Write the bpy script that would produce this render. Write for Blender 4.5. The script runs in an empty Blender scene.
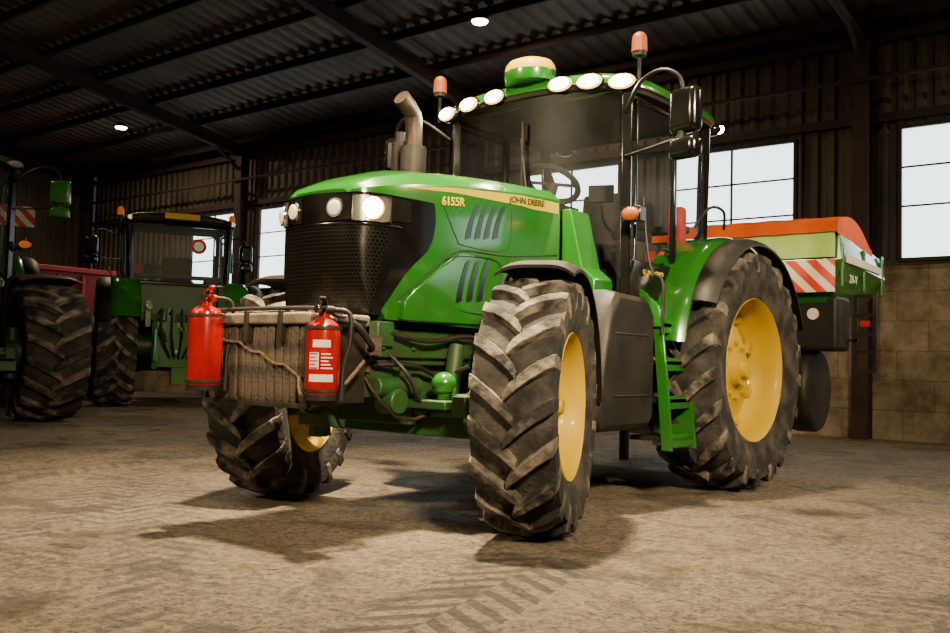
import bpy, bmesh, math, random
from mathutils import Matrix, Vector
random.seed(4)
C = bpy.context.scene.collection
pi = math.pi
def rad(d): return d*pi/180

# ------------------------------------------------------------ materials
def new_mat(name):
    m = bpy.data.materials.new(name); m.use_nodes = True
    nt = m.node_tree
    return m, nt, nt.nodes["Principled BSDF"]
def N(nt, t, **kw):
    n = nt.nodes.new(t)
    for k, v in kw.items(): setattr(n, k, v)
    return n
def L(nt, a, b): nt.links.new(a, b)
def ramp(nt, fac, c1, c2, p1=.35, p2=.65):
    r = N(nt, "ShaderNodeValToRGB")
    r.color_ramp.elements[0].position = p1; r.color_ramp.elements[0].color = (*c1, 1)
    r.color_ramp.elements[1].position = p2; r.color_ramp.elements[1].color = (*c2, 1)
    L(nt, fac, r.inputs[0]); return r.outputs[0]
def pm(name, c1, c2=None, scale=8, rough=.5, metal=0, bump=0, coat=0, p1=.35, p2=.65, detail=6, bscale=None, spec=.5):
    m, nt, b = new_mat(name)
    c2 = c2 or tuple(x*.7 for x in c1)
    tc = N(nt, "ShaderNodeTexCoord")
    no = N(nt, "ShaderNodeTexNoise"); no.inputs["Scale"].default_value = scale; no.inputs["Detail"].default_value = detail
    L(nt, tc.outputs["Object"], no.inputs["Vector"])
    L(nt, ramp(nt, no.outputs["Fac"], c1, c2, p1, p2), b.inputs["Base Color"])
    b.inputs["Roughness"].default_value = rough
    b.inputs["Metallic"].default_value = metal
    b.inputs["Specular IOR Level"].default_value = spec
    if coat:
        b.inputs["Coat Weight"].default_value = coat; b.inputs["Coat Roughness"].default_value = .10
    if bump:
        n2 = N(nt, "ShaderNodeTexNoise"); n2.inputs["Scale"].default_value = bscale or scale*4; n2.inputs["Detail"].default_value = 5
        L(nt, tc.outputs["Object"], n2.inputs["Vector"])
        bp = N(nt, "ShaderNodeBump"); bp.inputs["Strength"].default_value = bump; bp.inputs["Distance"].default_value = .02
        L(nt, n2.outputs["Fac"], bp.inputs["Height"]); L(nt, bp.outputs[0], b.inputs["Normal"])
    return m
def emis(name, col, s, base=(.8,.8,.8)):
    m, nt, b = new_mat(name)
    tc = N(nt, "ShaderNodeTexCoord"); no = N(nt, "ShaderNodeTexNoise"); no.inputs["Scale"].default_value = 3
    L(nt, tc.outputs["Object"], no.inputs["Vector"])
    b.inputs["Base Color"].default_value = (*base, 1)
    L(nt, ramp(nt, no.outputs["Fac"], col, tuple(x*.93 for x in col)), b.inputs["Emission Color"])
    b.inputs["Emission Strength"].default_value = s
    return m
def glass(name, tint=(.93,.96,.95), refl=.01):
    m, nt, b = new_mat(name)
    nt.nodes.remove(b)
    out = nt.nodes["Material Output"]
    tr = N(nt, "ShaderNodeBsdfTransparent"); tr.inputs[0].default_value = (*tint, 1)
    gl = N(nt, "ShaderNodeBsdfGlossy"); gl.inputs["Roughness"].default_value = .4
    gl.inputs[0].default_value=(.8,.85,.85,1)
    tc = N(nt, "ShaderNodeTexCoord"); no = N(nt, "ShaderNodeTexNoise"); no.inputs["Scale"].default_value = 2
    L(nt, tc.outputs["Object"], no.inputs["Vector"])
    mr = N(nt, "ShaderNodeMapRange"); mr.inputs[3].default_value = refl*.5; mr.inputs[4].default_value = refl*1.5
    L(nt, no.outputs["Fac"], mr.inputs[0])
    mx = N(nt, "ShaderNodeMixShader"); L(nt, mr.outputs[0], mx.inputs[0]); L(nt, tr.outputs[0], mx.inputs[1]); L(nt, gl.outputs[0], mx.inputs[2])
    L(nt, mx.outputs[0], out.inputs[0])
    return m

M_green = pm("green_paint", (.008,.112,.006), (.013,.090,.008), 5, .22, 0, 0, 1.0)
M_greend = pm("green_casting", (.007,.070,.009), (.026,.034,.014), 9, .5, 0, .15)
M_yellow = pm("yellow_paint", (.40,.262,.0), (.35,.225,.0), 4, .5, 0, 0, .05, spec=.2)
M_yellows = pm("bright_yellow_decal", (.52,.40,.0), (.47,.36,.0), 4, .5, 0, 0, .1, spec=.2)
M_black = pm("black_plastic", (.006,.0055,.005), (.016,.0135,.0105), 5, .5, 0, .1, spec=.25)
M_blackg = pm("gloss_black_plastic", (.0030,.0030,.0030), (.006,.0055,.005), 6, .15, spec=.5)
M_dark = pm("dark_metal", (.012,.010,.008), (.028,.022,.016), 10, .55, .4, .1)
M_rub = pm("dusty_tyre_rubber", (.010,.0098,.0095), (.062,.053,.043), 6, .9, 0, .5, 0, .42, .72, 9, 40, .3)
M_lug = pm("dusty_tyre_lug", (.014,.013,.012), (.195,.165,.13), 8, .85, 0, .9, 0, .42, .74, 12, 22, .3)
M_weight = pm("muddy_brown_iron", (.018,.013,.010), (.105,.076,.054), 12, .85, .1, .6, 0, .3, .7)
M_plank = pm("dusty_grey_brown_timber", (.08,.062,.045), (.20,.155,.11), 9, .85, 0, .5, 0, .3, .7)
M_red = pm("red_enamel", (.29,.002,.001), (.21,.002,.001), 6, .2, 0, 0, .7)
M_white = pm("white_paint", (.6,.57,.5), (.48,.45,.39), 6, .5)
M_wornred = pm("worn_red_paint", (.30,.010,.006), (.18,.010,.006), 4, .6)
M_tarp = pm("orange_tarpaulin", (.62,.090,.0), (.48,.066,.0), 4, .6, 0, .1, 0, .35, .65, 4, 6, .12)
M_pale = pm("pale_green_white_paint", (.36,.56,.13), (.27,.45,.08), 4, .5)
M_steel = pm("rusty_exhaust_steel", (.060,.038,.025), (.020,.013,.010), 9, .5, .5, .2)
M_reflector = pm("bright_reflector", (.8,.76,.66), (.5,.46,.4), 14, .2, .9)
M_chrome = pm("bright_steel", (.6,.6,.58), (.45,.44,.42), 10, .2, 1)
M_amber = emis("amber_lens", (1,.22,.0), .33, (.16,.025,.0))
M_redlens = pm("red_lens", (.5,.01,.01), (.35,.01,.01), 6, .2)
M_lamp = emis("lit_work_lamp", (1,.86,.52), 300)
M_lampring = emis("painted_lamp_glow", (1,.50,.08), 4.5, (.4,.2,.05))  # warm emission painted on reflectors in place of lamp glare
M_lamph = emis("lit_headlamp", (1,.84,.5), 500)
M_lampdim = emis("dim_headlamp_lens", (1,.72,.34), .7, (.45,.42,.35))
M_lampoff = pm("unlit_lamp_lens", (.30,.31,.29), (.16,.16,.16), 9, .1)
M_hlbox = pm("smoked_headlight_cover", (.010,.010,.009), (.016,.015,.013), 9, .08, .2)
M_glass = glass("cab_glass", refl=.015)
M_mirror = pm("mirror_glass", (.3,.32,.32), (.25,.26,.26), 3, .05, 1)
M_rope = pm("frayed_rope", (.22,.14,.08), (.10,.065,.036), 60, .9, 0, .5)
M_text = pm("dark_lettering", (.004,.016,.006), (.006,.014,.007), 6, .5)
M_texty = pm("yellow_lettering", (.7,.52,.0), (.6,.44,.0), 6, .5)
M_girder = pm("rusty_brown_steelwork", (.040,.018,.012), (.018,.009,.007), 3, .7, .2, .1)
M_seat = pm("dark_seat_cloth", (.012,.012,.012), (.026,.023,.020), 12, .85, 0, .2)
M_lining = pm("matte_roof_lining", (.030,.026,.021), (.020,.017,.014), 5, .9, 0, 0, spec=.1)
M_seatr = pm("red_seat_cloth", (.28,.010,.006), (.18,.008,.006), 12, .8, 0, .2)

def grille_mat():
    m, nt, b = new_mat("perforated_grille")
    tc = N(nt, "ShaderNodeTexCoord"); s = N(nt, "ShaderNodeSeparateXYZ"); L(nt, tc.outputs["Object"], s.inputs[0])
    def mth(op, a, bb=None):
        x = N(nt, "ShaderNodeMath", operation=op)
        for i, q in enumerate((a, bb)):
            if q is None: continue
            if isinstance(q, (int, float)): x.inputs[i].default_value = q
            else: L(nt, q, x.inputs[i])
        return x.outputs[0]
    hor = mth('ADD', s.outputs[0], mth('MULTIPLY', s.outputs[1], .6))
    row = mth('MULTIPLY', s.outputs[2], 48)
    sh = mth('MULTIPLY', mth('MODULO', mth('FLOOR', row), 2.0), .5)
    colm = mth('ADD', mth('MULTIPLY', hor, 42), sh)
    du = mth('SUBTRACT', mth('FRACT', mth('ADD', colm, 100)), .5); dv = mth('SUBTRACT', mth('FRACT', row), .5)
    d = mth('SQRT', mth('ADD', mth('MULTIPLY', du, du), mth('MULTIPLY', dv, dv)))
    L(nt, ramp(nt, d, (.0008,.0008,.0008), (.008,.0075,.006), .34, .42), b.inputs["Base Color"])
    b.inputs["Roughness"].default_value = .22; b.inputs["Specular IOR Level"].default_value = .4
    return m
M_grille = grille_mat()
def chevron_mat():
    m, nt, b = new_mat("red_white_hazard_stripes")
    tc = N(nt, "ShaderNodeTexCoord"); s = N(nt, "ShaderNodeSeparateXYZ"); L(nt, tc.outputs["Object"], s.inputs[0])
    a = N(nt, "ShaderNodeMath", operation='ADD'); L(nt, s.outputs[0], a.inputs[0]); L(nt, s.outputs[2], a.inputs[1])
    mu = N(nt, "ShaderNodeMath", operation='MULTIPLY'); L(nt, a.outputs[0], mu.inputs[0]); mu.inputs[1].default_value = 5.5
    f = N(nt, "ShaderNodeMath", operation='FRACT'); L(nt, mu.outputs[0], f.inputs[0])
    L(nt, ramp(nt, f.outputs[0], (.7,.62,.48), (.55,.030,.010), .49, .51), b.inputs["Base Color"])
    b.inputs["Roughness"].default_value = .4
    return m
M_chev = chevron_mat()
def floor_mat():
    m, nt, b = new_mat("dusty_concrete_floor")
    tc = N(nt, "ShaderNodeTexCoord")
    def noise(sc, det=8, ro=.6, dist=0):
        n = N(nt, "ShaderNodeTexNoise"); n.inputs["Scale"].default_value = sc; n.inputs["Detail"].default_value = det; n.inputs["Roughness"].default_value = ro; n.inputs["Distortion"].default_value = dist
        L(nt, tc.outputs["Object"], n.inputs["Vector"]); return n.outputs["Fac"]
    def mix(f, a, bb, bt='MIX'):
        x = N(nt, "ShaderNodeMix", data_type='RGBA', blend_type=bt)
        if isinstance(f, float): x.inputs[0].default_value = f
        else: L(nt, f, x.inputs[0])
        L(nt, a, x.inputs[6]); L(nt, bb, x.inputs[7]); return x.outputs[2]
    def mth(op, a, bb=None, c=None):
        x = N(nt, "ShaderNodeMath", operation=op)
        for i, q in enumerate((a, bb, c)):
            if q is None: continue
            if isinstance(q, (int, float)): x.inputs[i].default_value = q
            else: L(nt, q, x.inputs[i])
        return x.outputs[0]
    def rgb(c):
        q = N(nt, "ShaderNodeRGB"); q.outputs[0].default_value = (*c,1); return q.outputs[0]
    c1 = ramp(nt, noise(.8, 12, .75, .6), (.042,.030,.019), (.235,.180,.115), .42, .56)
    c2 = ramp(nt, noise(8, 12, .85, .3), (.014,.010,.006), (.29,.225,.148), .43, .57)
    c3 = ramp(nt, noise(22, 10, .9), (.004,.003,.002), (.48,.38,.26), .44, .56)
    col = mix(.5, c1, c2); col = mix(.5, col, c3)
    st = ramp(nt, noise(1.7, 6, .6, 1.2), (0,0,0), (1,1,1), .53, .62)
    col = mix(mth('MULTIPLY', st, .6), col, rgb((.025,.018,.012)))
    peb=None
    for sc,th,ns in ((11,.13,2.3),(22,.22,4.1)):
        vo = N(nt, "ShaderNodeTexVoronoi"); vo.inputs["Scale"].default_value = sc; L(nt, tc.outputs["Object"], vo.inputs["Vector"])
        p_ = mth('MULTIPLY', mth('LESS_THAN', vo.outputs["Distance"], th), mth('GREATER_THAN', noise(ns, 5, .7), .49))
        peb = p_ if peb is None else mth('MAXIMUM', peb, p_)
    col = mix(mth('MULTIPLY', peb, .8), col, rgb((.016,.011,.007)))
    hs = None
    for (lx,ly,ang,ya,yb_,k,hwid,bk) in ((1.55,-1.0,14,-1.3,.6,.75,.25,1),(.9,-2.2,57,-6,6,.6,.24,1),(-.6,-1.9,50,-5,4,.55,.25,1),(2.6,-1.2,-30,-4,3,.5,.25,1),(3.6,.8,-8,-6,9,.5,.3,1),(-2.5,-2.5,20,-6,9,.5,.3,1)):
        mp = N(nt, "ShaderNodeMapping", vector_type='TEXTURE'); mp.inputs["Location"].default_value = (lx,ly,0); mp.inputs["Rotation"].default_value = (0,0,rad(ang))
        L(nt, tc.outputs["Object"], mp.inputs[0])
        s = N(nt, "ShaderNodeSeparateXYZ"); L(nt, mp.outputs[0], s.inputs[0])
        ax = mth('ABSOLUTE', s.outputs[0])
        side = mth('MULTIPLY', mth('SIGN', s.outputs[0]), .25)
        ph = mth('FRACT', mth('ADD', mth('MULTIPLY', mth('ADD', s.outputs[1], mth('MULTIPLY', ax, .9)), 6.0), side))
        lug = mth('LESS_THAN', mth('ADD', ph, mth('MULTIPLY', noise(12, 8, .8), .6)), .75)
        band = mth('LESS_THAN', mth('ADD', ax, mth('MULTIPLY', noise(9), .1)), hwid+.05)
        yr = mth('MULTIPLY', mth('LESS_THAN', s.outputs[1], yb_), mth('GREATER_THAN', s.outputs[1], ya))
        tr = mth('MULTIPLY', mth('MULTIPLY', lug, band), mth('MULTIPLY', yr, k))
        lo = .28 if lx==1.55 else .41
        tr = mth('MULTIPLY', tr, ramp(nt, noise(2.0+.3*abs(lx), 8, .75), (0,0,0), (1,1,1), lo, lo+.14))
        col = mix(tr, col, rgb((.025,.018,.012)))
        hs = tr if hs is None else mth('ADD', hs, tr)
    L(nt, col, b.inputs["Base Color"])
    L(nt, ramp(nt, noise(1.2, 8, .7), (.38,.38,.38), (.85,.85,.85), .35, .6), b.inputs["Roughness"])
    bp = N(nt, "ShaderNodeBump"); bp.inputs["Strength"].default_value = 1.0; bp.inputs["Distance"].default_value = .10
    h = mth('ADD', mth('MULTIPLY', noise(6, 14, .8), 1.4), mth('MULTIPLY', noise(40, 4), .4))
    h = mth('SUBTRACT', h, mth('MULTIPLY', hs, .35)); h = mth('ADD', h, mth('MULTIPLY', peb, .35))
    L(nt, h, bp.inputs["Height"]); L(nt, bp.outputs[0], b.inputs["Normal"])
    return m
def block_mat():
    m, nt, b = new_mat("concrete_block_wall")
    tc = N(nt, "ShaderNodeTexCoord"); s = N(nt, "ShaderNodeSeparateXYZ"); L(nt, tc.outputs["Object"], s.inputs[0])
    ad = N(nt, "ShaderNodeMath", operation='ADD'); L(nt, s.outputs[0], ad.inputs[0]); L(nt, s.outputs[1], ad.inputs[1])
    c = N(nt, "ShaderNodeCombineXYZ"); L(nt, ad.outputs[0], c.inputs[0]); L(nt, s.outputs[2], c.inputs[1])
    br = N(nt, "ShaderNodeTexBrick"); L(nt, c.outputs[0], br.inputs["Vector"])
    br.inputs["Scale"].default_value = 1; br.inputs["Brick Width"].default_value = .8; br.inputs["Row Height"].default_value = .41
    br.inputs["Mortar Size"].default_value = .007
    br.inputs["Color1"].default_value = (.36,.29,.20,1); br.inputs["Color2"].default_value = (.30,.24,.165,1); br.inputs["Mortar"].default_value = (.20,.16,.11,1)
    n = N(nt, "ShaderNodeTexNoise"); n.inputs["Scale"].default_value = 2.5; n.inputs["Detail"].default_value = 12; n.inputs["Roughness"].default_value=.7; L(nt, tc.outputs["Object"], n.inputs["Vector"])
    x = N(nt, "ShaderNodeMix", data_type='RGBA', blend_type='MULTIPLY'); x.inputs[0].default_value = .95
    L(nt, br.outputs[0], x.inputs[6]); L(nt, ramp(nt, n.outputs["Fac"], (.4,.36,.3), (1,1,1), .38, .60), x.inputs[7])
    L(nt, x.outputs[2], b.inputs["Base Color"]); b.inputs["Roughness"].default_value = .9
    bp = N(nt, "ShaderNodeBump"); bp.inputs["Strength"].default_value = .5; bp.inputs["Distance"].default_value = .02
    L(nt, br.outputs["Fac"], bp.inputs["Height"]); bp.invert = True; L(nt, bp.outputs[0], b.inputs["Normal"])
    return m
M_floor = floor_mat(); M_block = block_mat()
M_clad = pm("dark_grey_cladding", (.068,.054,.038), (.030,.023,.017), 1.2, .6, .2)
M_roofsheet = pm("grey_roof_sheet", (.115,.088,.060), (.055,.040,.028), .8, .6, .1)
M_pane = emis("daylight_pane", (.72,.88,.90), 3.8)

# ------------------------------------------------------------ geometry builder
class G:
    def __init__(s): s.v=[]; s.f=[]; s.m=[]; s.M=Matrix.Identity(4)
    def add(s, vs, fs, mi=0):
        o=len(s.v); s.v += [s.M @ Vector(v) for v in vs]
        for f in fs: s.f.append([i+o for i in f]); s.m.append(mi)
    def box(s, c, d, rot=None, mi=0):
        vs=[]
        for x in (-.5,.5):
            for y in (-.5,.5):
                for z in (-.5,.5):
                    p=Vector((x*d[0],y*d[1],z*d[2]))
                    if rot is not None: p = rot @ p
                    vs.append(p+Vector(c))
        s.add(vs, [(0,1,3,2),(4,6,7,5),(0,4,5,1),(2,3,7,6),(0,2,6,4),(1,5,7,3)], mi)
    def bb(s, a, b, mi=0):
        s.box([(a[i]+b[i])/2 for i in range(3)], [abs(b[i]-a[i]) for i in range(3)], None, mi)
    def bar(s, p, q, w, h=None, mi=0):
        h=h or w; p=Vector(p); q=Vector(q); d=(q-p); ln=d.length
        r=d.to_track_quat('Z','Y').to_matrix()
        s.box((p+q)/2,(w,h,ln),r,mi)
    def prism(s, poly, a, b, axis=0, mi=0):
        n=len(poly); vs=[]
        for t in (a,b):
            for (u,w) in poly:
                vs.append((t,u,w) if axis==0 else ((u,t,w) if axis==1 else (u,w,t)))
        fs=[list(range(n))[::-1], list(range(n,2*n))]
        for i in range(n): fs.append((i,(i+1)%n,(i+1)%n+n,i+n))
        s.add(vs,fs,mi)
    def cyl(s, p, q, r1, r2=None, n=20, mi=0):
        r2=r1 if r2 is None else r2
        p=Vector(p); q=Vector(q); d=q-p; R=d.to_track_quat('Z','Y').to_matrix()
        vs=[]
        for c,r in ((p,r1),(q,r2)):
            for i in range(n):
                a=2*pi*i/n; vs.append(c+R@Vector((r*math.cos(a),r*math.sin(a),0)))
        fs=[list(range(n))[::-1], list(range(n,2*n))]
        for i in range(n): fs.append((i,(i+1)%n,(i+1)%n+n,i+n))
        s.add(vs,fs,mi)
    def tube(s, pts, r, n=8, mi=0, sub=4):
        P=[Vector(p) for p in pts]
        if sub>1 and len(P)>2:
            Q=[]
            for i in range(len(P)-1):
                p0=P[max(i-1,0)];p1=P[i];p2=P[i+1];p3=P[min(i+2,len(P)-1)]
                for k in range(sub):
                    t=k/sub
                    Q.append(.5*((2*p1)+(p2-p0)*t+(2*p0-5*p1+4*p2-p3)*t*t+(3*p1-p0-3*p2+p3)*t**3))
            Q.append(P[-1]); P=Q
        vs=[];up=None
        for i,p in enumerate(P):
            d=(P[min(i+1,len(P)-1)]-P[max(i-1,0)]).normalized()
            if up is None:
                up=d.orthogonal().normalized()
            else:
                up=(up-d*up.dot(d)).normalized()
            b=d.cross(up)
            for k in range(n):
                a=2*pi*k/n; vs.append(p+(up*math.cos(a)+b*math.sin(a))*r)
        fs=[]
        for i in range(len(P)-1):
            for k in range(n): fs.append((i*n+k,i*n+(k+1)%n,(i+1)*n+(k+1)%n,(i+1)*n+k))
        fs.append(list(range(n))[::-1]); fs.append(list(range((len(P)-1)*n,len(P)*n)))
        s.add(vs,fs,mi)
    def rev(s, prof, c, n=48, mi=0, axis='X'):
        vs=[];m=len(prof)
        for i in range(n):
            a=2*pi*i/n
            for (x,r) in prof:
                if axis=='X': vs.append((c[0]+x,c[1]-r*math.sin(a),c[2]+r*math.cos(a)))
                else: vs.append((c[0]+r*math.cos(a),c[1]+r*math.sin(a),c[2]+x))
        fs=[]
        for i in range(n):
            j=(i+1)%n
            for k in range(m-1): fs.append((i*m+k,i*m+k+1,j*m+k+1,j*m+k))
        s.add(vs,fs,mi)
    def ball(s, c, r, n=16, mi=0, rot=None):
        if not hasattr(r,'__len__'): r=(r,r,r)
        vs=[];fs=[];k=n//2
        for i in range(k+1):
            t=pi*i/k
            for j in range(n):
                a=2*pi*j/n
                p=Vector((r[0]*math.sin(t)*math.cos(a),r[1]*math.sin(t)*math.sin(a),r[2]*math.cos(t)))
                if rot is not None: p=rot@p
                vs.append(p+Vector(c))
        for i in range(k):
            for j in range(n): fs.append((i*n+j,i*n+(j+1)%n,(i+1)*n+(j+1)%n,(i+1)*n+j))
        s.add(vs,fs,mi)
    def loft(s, rings, cap=True, mi=0):
        n=len(rings[0]); vs=[p for r in rings for p in r]; fs=[]
        for i in range(len(rings)-1):
            for k in range(n): fs.append((i*n+k,i*n+(k+1)%n,(i+1)*n+(k+1)%n,(i+1)*n+k))
        if cap: fs.append(list(range(n))[::-1]); fs.append(list(range((len(rings)-1)*n,len(rings)*n)))
        s.add(vs,fs,mi)
    def surf(s, fn, nu, nv, mi=0):
        vs=[fn(i/nu,j/nv) for i in range(nu+1) for j in range(nv+1)]; w=nv+1
        s.add(vs,[(i*w+j,i*w+j+1,(i+1)*w+j+1,(i+1)*w+j) for i in range(nu) for j in range(nv)],mi)
    def obj(s, name, mats, parent=None, bevel=0, label=None, smooth=True, ang=35, weld=True, segs=2):
        me=bpy.data.meshes.new(name); me.from_pydata([tuple(v) for v in s.v],[],s.f)
        if not isinstance(mats,(list,tuple)): mats=[mats]
        for m in mats: me.materials.append(m)
        me.polygons.foreach_set("material_index", s.m)
        bm=bmesh.new(); bm.from_mesh(me)
        if weld: bmesh.ops.remove_doubles(bm,verts=bm.verts,dist=1e-5)
        bmesh.ops.recalc_face_normals(bm,faces=bm.faces); bm.to_mesh(me); bm.free()
        if smooth:
            me.polygons.foreach_set("use_smooth",[True]*len(me.polygons)); me.set_sharp_from_angle(angle=rad(ang))
        me.update()
        o=bpy.data.objects.new(name,me); C.objects.link(o)
        if parent is not None: o.parent=parent
        if bevel:
            b=o.modifiers.new("bevel",'BEVEL'); b.width=bevel; b.segments=segs; b.limit_method='ANGLE'; b.angle_limit=rad(40)
        if label: o["label"]=label
        return o
def empty(name,label,category,loc=(0,0,0),group=None):
    e=bpy.data.objects.new(name,None); e.empty_display_size=.3; e.location=loc; C.objects.link(e)
    e["label"]=label; e["category"]=category
    if group: e["group"]=group
    return e
def lerp(xs,ys,x):
    if x<=xs[0]: return ys[0]
    for i in range(len(xs)-1):
        if x<=xs[i+1]: return ys[i]+(ys[i+1]-ys[i])*(x-xs[i])/(xs[i+1]-xs[i])
    return ys[-1]
def text(name, body, size, M, mat, parent, ext=.001, width=None, off=.0012):
    cu=bpy.data.curves.new(name,'FONT'); cu.body=body; cu.size=size; cu.extrude=ext; cu.align_x='CENTER'; cu.align_y='CENTER'; cu.offset=off
    t=bpy.data.objects.new(name,cu); C.objects.link(t)
    dg=bpy.context.evaluated_depsgraph_get(); me=bpy.data.meshes.new_from_object(t.evaluated_get(dg))
    bpy.data.objects.remove(t)
    if width:
        xs=[v.co.x for v in me.vertices]; k=width/(max(xs)-min(xs))
        me.transform(Matrix.Diagonal((k,1,1,1)))
    me.transform(M); me.materials.clear(); me.materials.append(mat)
    o=bpy.data.objects.new(name,me); C.objects.link(o); o.parent=parent
    return o
def leftM(x,y,z,slx=0,slz=0):
    return Matrix(((slx,0,1,x),(1,0,0,y),(slz,1,0,z),(0,0,0,1)))

FX=1.035; STEER=rad(22)
# ------------------------------------------------------------ tyre + rim
def wheel(root, c, R, hw, rr, side, nl, lugh, sweep, lw, steer=0):
    M = Matrix.Translation(Vector((c[0],c[1],0))) @ Matrix.Rotation(steer,4,'Z') @ Matrix.Translation(Vector((-c[0],-c[1],0)))
    g=G(); g.M=M
    s=side
    fl=.80*hw
    prof=[(s*fl,rr+.02),(s*(fl+.012),rr+.012),(s*(fl-.01),rr-.008),(s*(fl-.05),rr-.025),(s*(.40*hw),rr-.03),(s*(.12*hw),rr-.045),(s*(-.08*hw),rr-.075),
          (s*(-.04*hw),rr*.74),(s*(.18*hw),rr*.52),(s*(.22*hw),rr*.30),(s*(.22*hw),0.001)]
    g.rev(prof,c,64)
    prof=[(-s*fl,rr+.02),(-s*(fl+.012),rr+.012),(-s*(fl-.01),rr-.008),(-s*(fl-.06),rr-.03),(-s*(.2*hw),rr-.06),(-s*(.12*hw),rr-.08),(-s*(.1*hw),rr*.3),(-s*(.1*hw),.001)]
    g.rev(prof,c,48)
    for i in range(8):
        a=2*pi*(i+.5)/8; r=rr*.82
        g.box((c[0]-s*.02*hw,c[1]-r*math.sin(a),c[2]+r*math.cos(a)),(.05,.09,.06),Matrix.Rotation(-a,3,'X'))
    w=g.obj("wheel",M_yellow,root,label="yellow steel wheel with a muddy tractor tyre")
    w["steered"]=1 if steer else 0
    h=G(); h.M=M
    h.cyl((c[0]+s*.15*hw,c[1],c[2]),(c[0]+s*.46*hw,c[1],c[2]),rr*.26,rr*.22,28)
    h.cyl((c[0]+s*.45*hw,c[1],c[2]),(c[0]+s*.62*hw,c[1],c[2]),rr*.13,rr*.11,20)
    for i in range(10):
        a=2*pi*i/10; r=rr*.4
        p=(c[0]+s*.17*hw,c[1]-r*math.sin(a),c[2]+r*math.cos(a)); h.cyl(p,(p[0]+s*.05,p[1],p[2]),.018,n=6)
    h.obj("wheel_hub",M_yellow,w)
    t=G(); t.M=M
    Rc=R-lugh
    half=[(.74,rr-.005),(.84,rr+.02),(.93,rr+(R-rr)*.28),(1.0,rr+(R-rr)*.55),(.985,rr+(R-rr)*.74),(.9,Rc-.025),(.6,Rc-.006),(.3,Rc),(0,Rc)]
    prof=[(x*hw,r) for x,r in half]+[(-x*hw,r) for x,r in half[::-1][1:]]
    t.rev(prof,c,72,0)
    rn=random.Random(int(R*100)+side)
    for sd in (1,-1):
        for k in range(nl):
            a0=2*pi*k/nl+(pi/nl if sd>0 else 0)+rn.uniform(-.010,.010)
            vs=[]
            st=[0,.12,.3,.5,.7,.88,1.0,1.03,1.04]
            for q,tt in enumerate(st):
                x=sd*(-.03+(hw*.97+.03)*min(tt,1)); al=a0-sweep*(min(tt,1)**.75)
                rt=R-.035*(abs(x)/hw)**3-rn.uniform(0,.009); rb=Rc-.05
                wd=lw*(1+.25*tt)*rn.uniform(.90,1.08)
                if tt>1: x=sd*hw*(1.015 if tt<1.035 else 1.0); rt=R-(.10 if tt<1.035 else .17); rb=rt-.06; al=a0-sweep*(1.0+(.03 if tt<1.035 else .06))
                if q==0: wd*=.7
                wa=wd/R
                if tt<=1:
                    for (dr,w_) in ((rb,wa*.5+.012),(rt,wa*.5),(rt,-wa*.5),(rb,-wa*.5-.012)):
                        aa=al+w_; vs.append((c[0]+x,c[1]-dr*math.sin(aa),c[2]+dr*math.cos(aa)))
                else:
                    xi=sd*hw*.9
                    for (xx,dr,w_) in ((xi,rb+.03,wa*.5),(x,rt,wa*.45),(x,rt,-wa*.45),(xi,rb+.03,-wa*.5)):
                        aa=al+w_; vs.append((c[0]+xx,c[1]-dr*math.sin(aa),c[2]+dr*math.cos(aa)))
            n=len(st); fs=[(0,1,2,3),(n*4-1,n*4-2,n*4-3,n*4-4)]
            for i in range(n-1):
                for q in range(4): fs.append((i*4+q,i*4+(q+1)%4,i*4+4+(q+1)%4,i*4+4+q))
            t.add(vs,fs,1)
    o=t.obj("tyre",[M_rub,M_lug],w,label="dusty black rubber tyre with chevron lugs",ang=30)
    b=o.modifiers.new("bevel",'BEVEL'); b.width=.012; b.segments=2; b.limit_method='ANGLE'; b.angle_limit=rad(50)
    return w

# ------------------------------------------------------------ bonnet shape
NY=-.70
HY=[NY,NY+.012,NY+.04,NY+.10,NY+.2,-.3,0,.4,.8,1.08]
HW=[.225,.268,.305,.338,.362,.385,.4,.415,.425,.43]
def hw_(y): return lerp(HY,HW,y)
def zs_(y): return lerp([-.70,-.45,0,.64,1.08],[1.845,1.885,1.95,2.005,2.02],y)
def zt_(y): return lerp([-.70,-.67,-.56,-.3,.2,1.08],[1.865,1.905,1.96,2.04,2.10,2.145],y)
def zb_(y): return lerp([-.70,-.66,-.62,-.55,-.5,.3,.6,1.08],[1.66,1.55,1.40,1.22,1.15,1.13,1.22,1.46],y)

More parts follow.
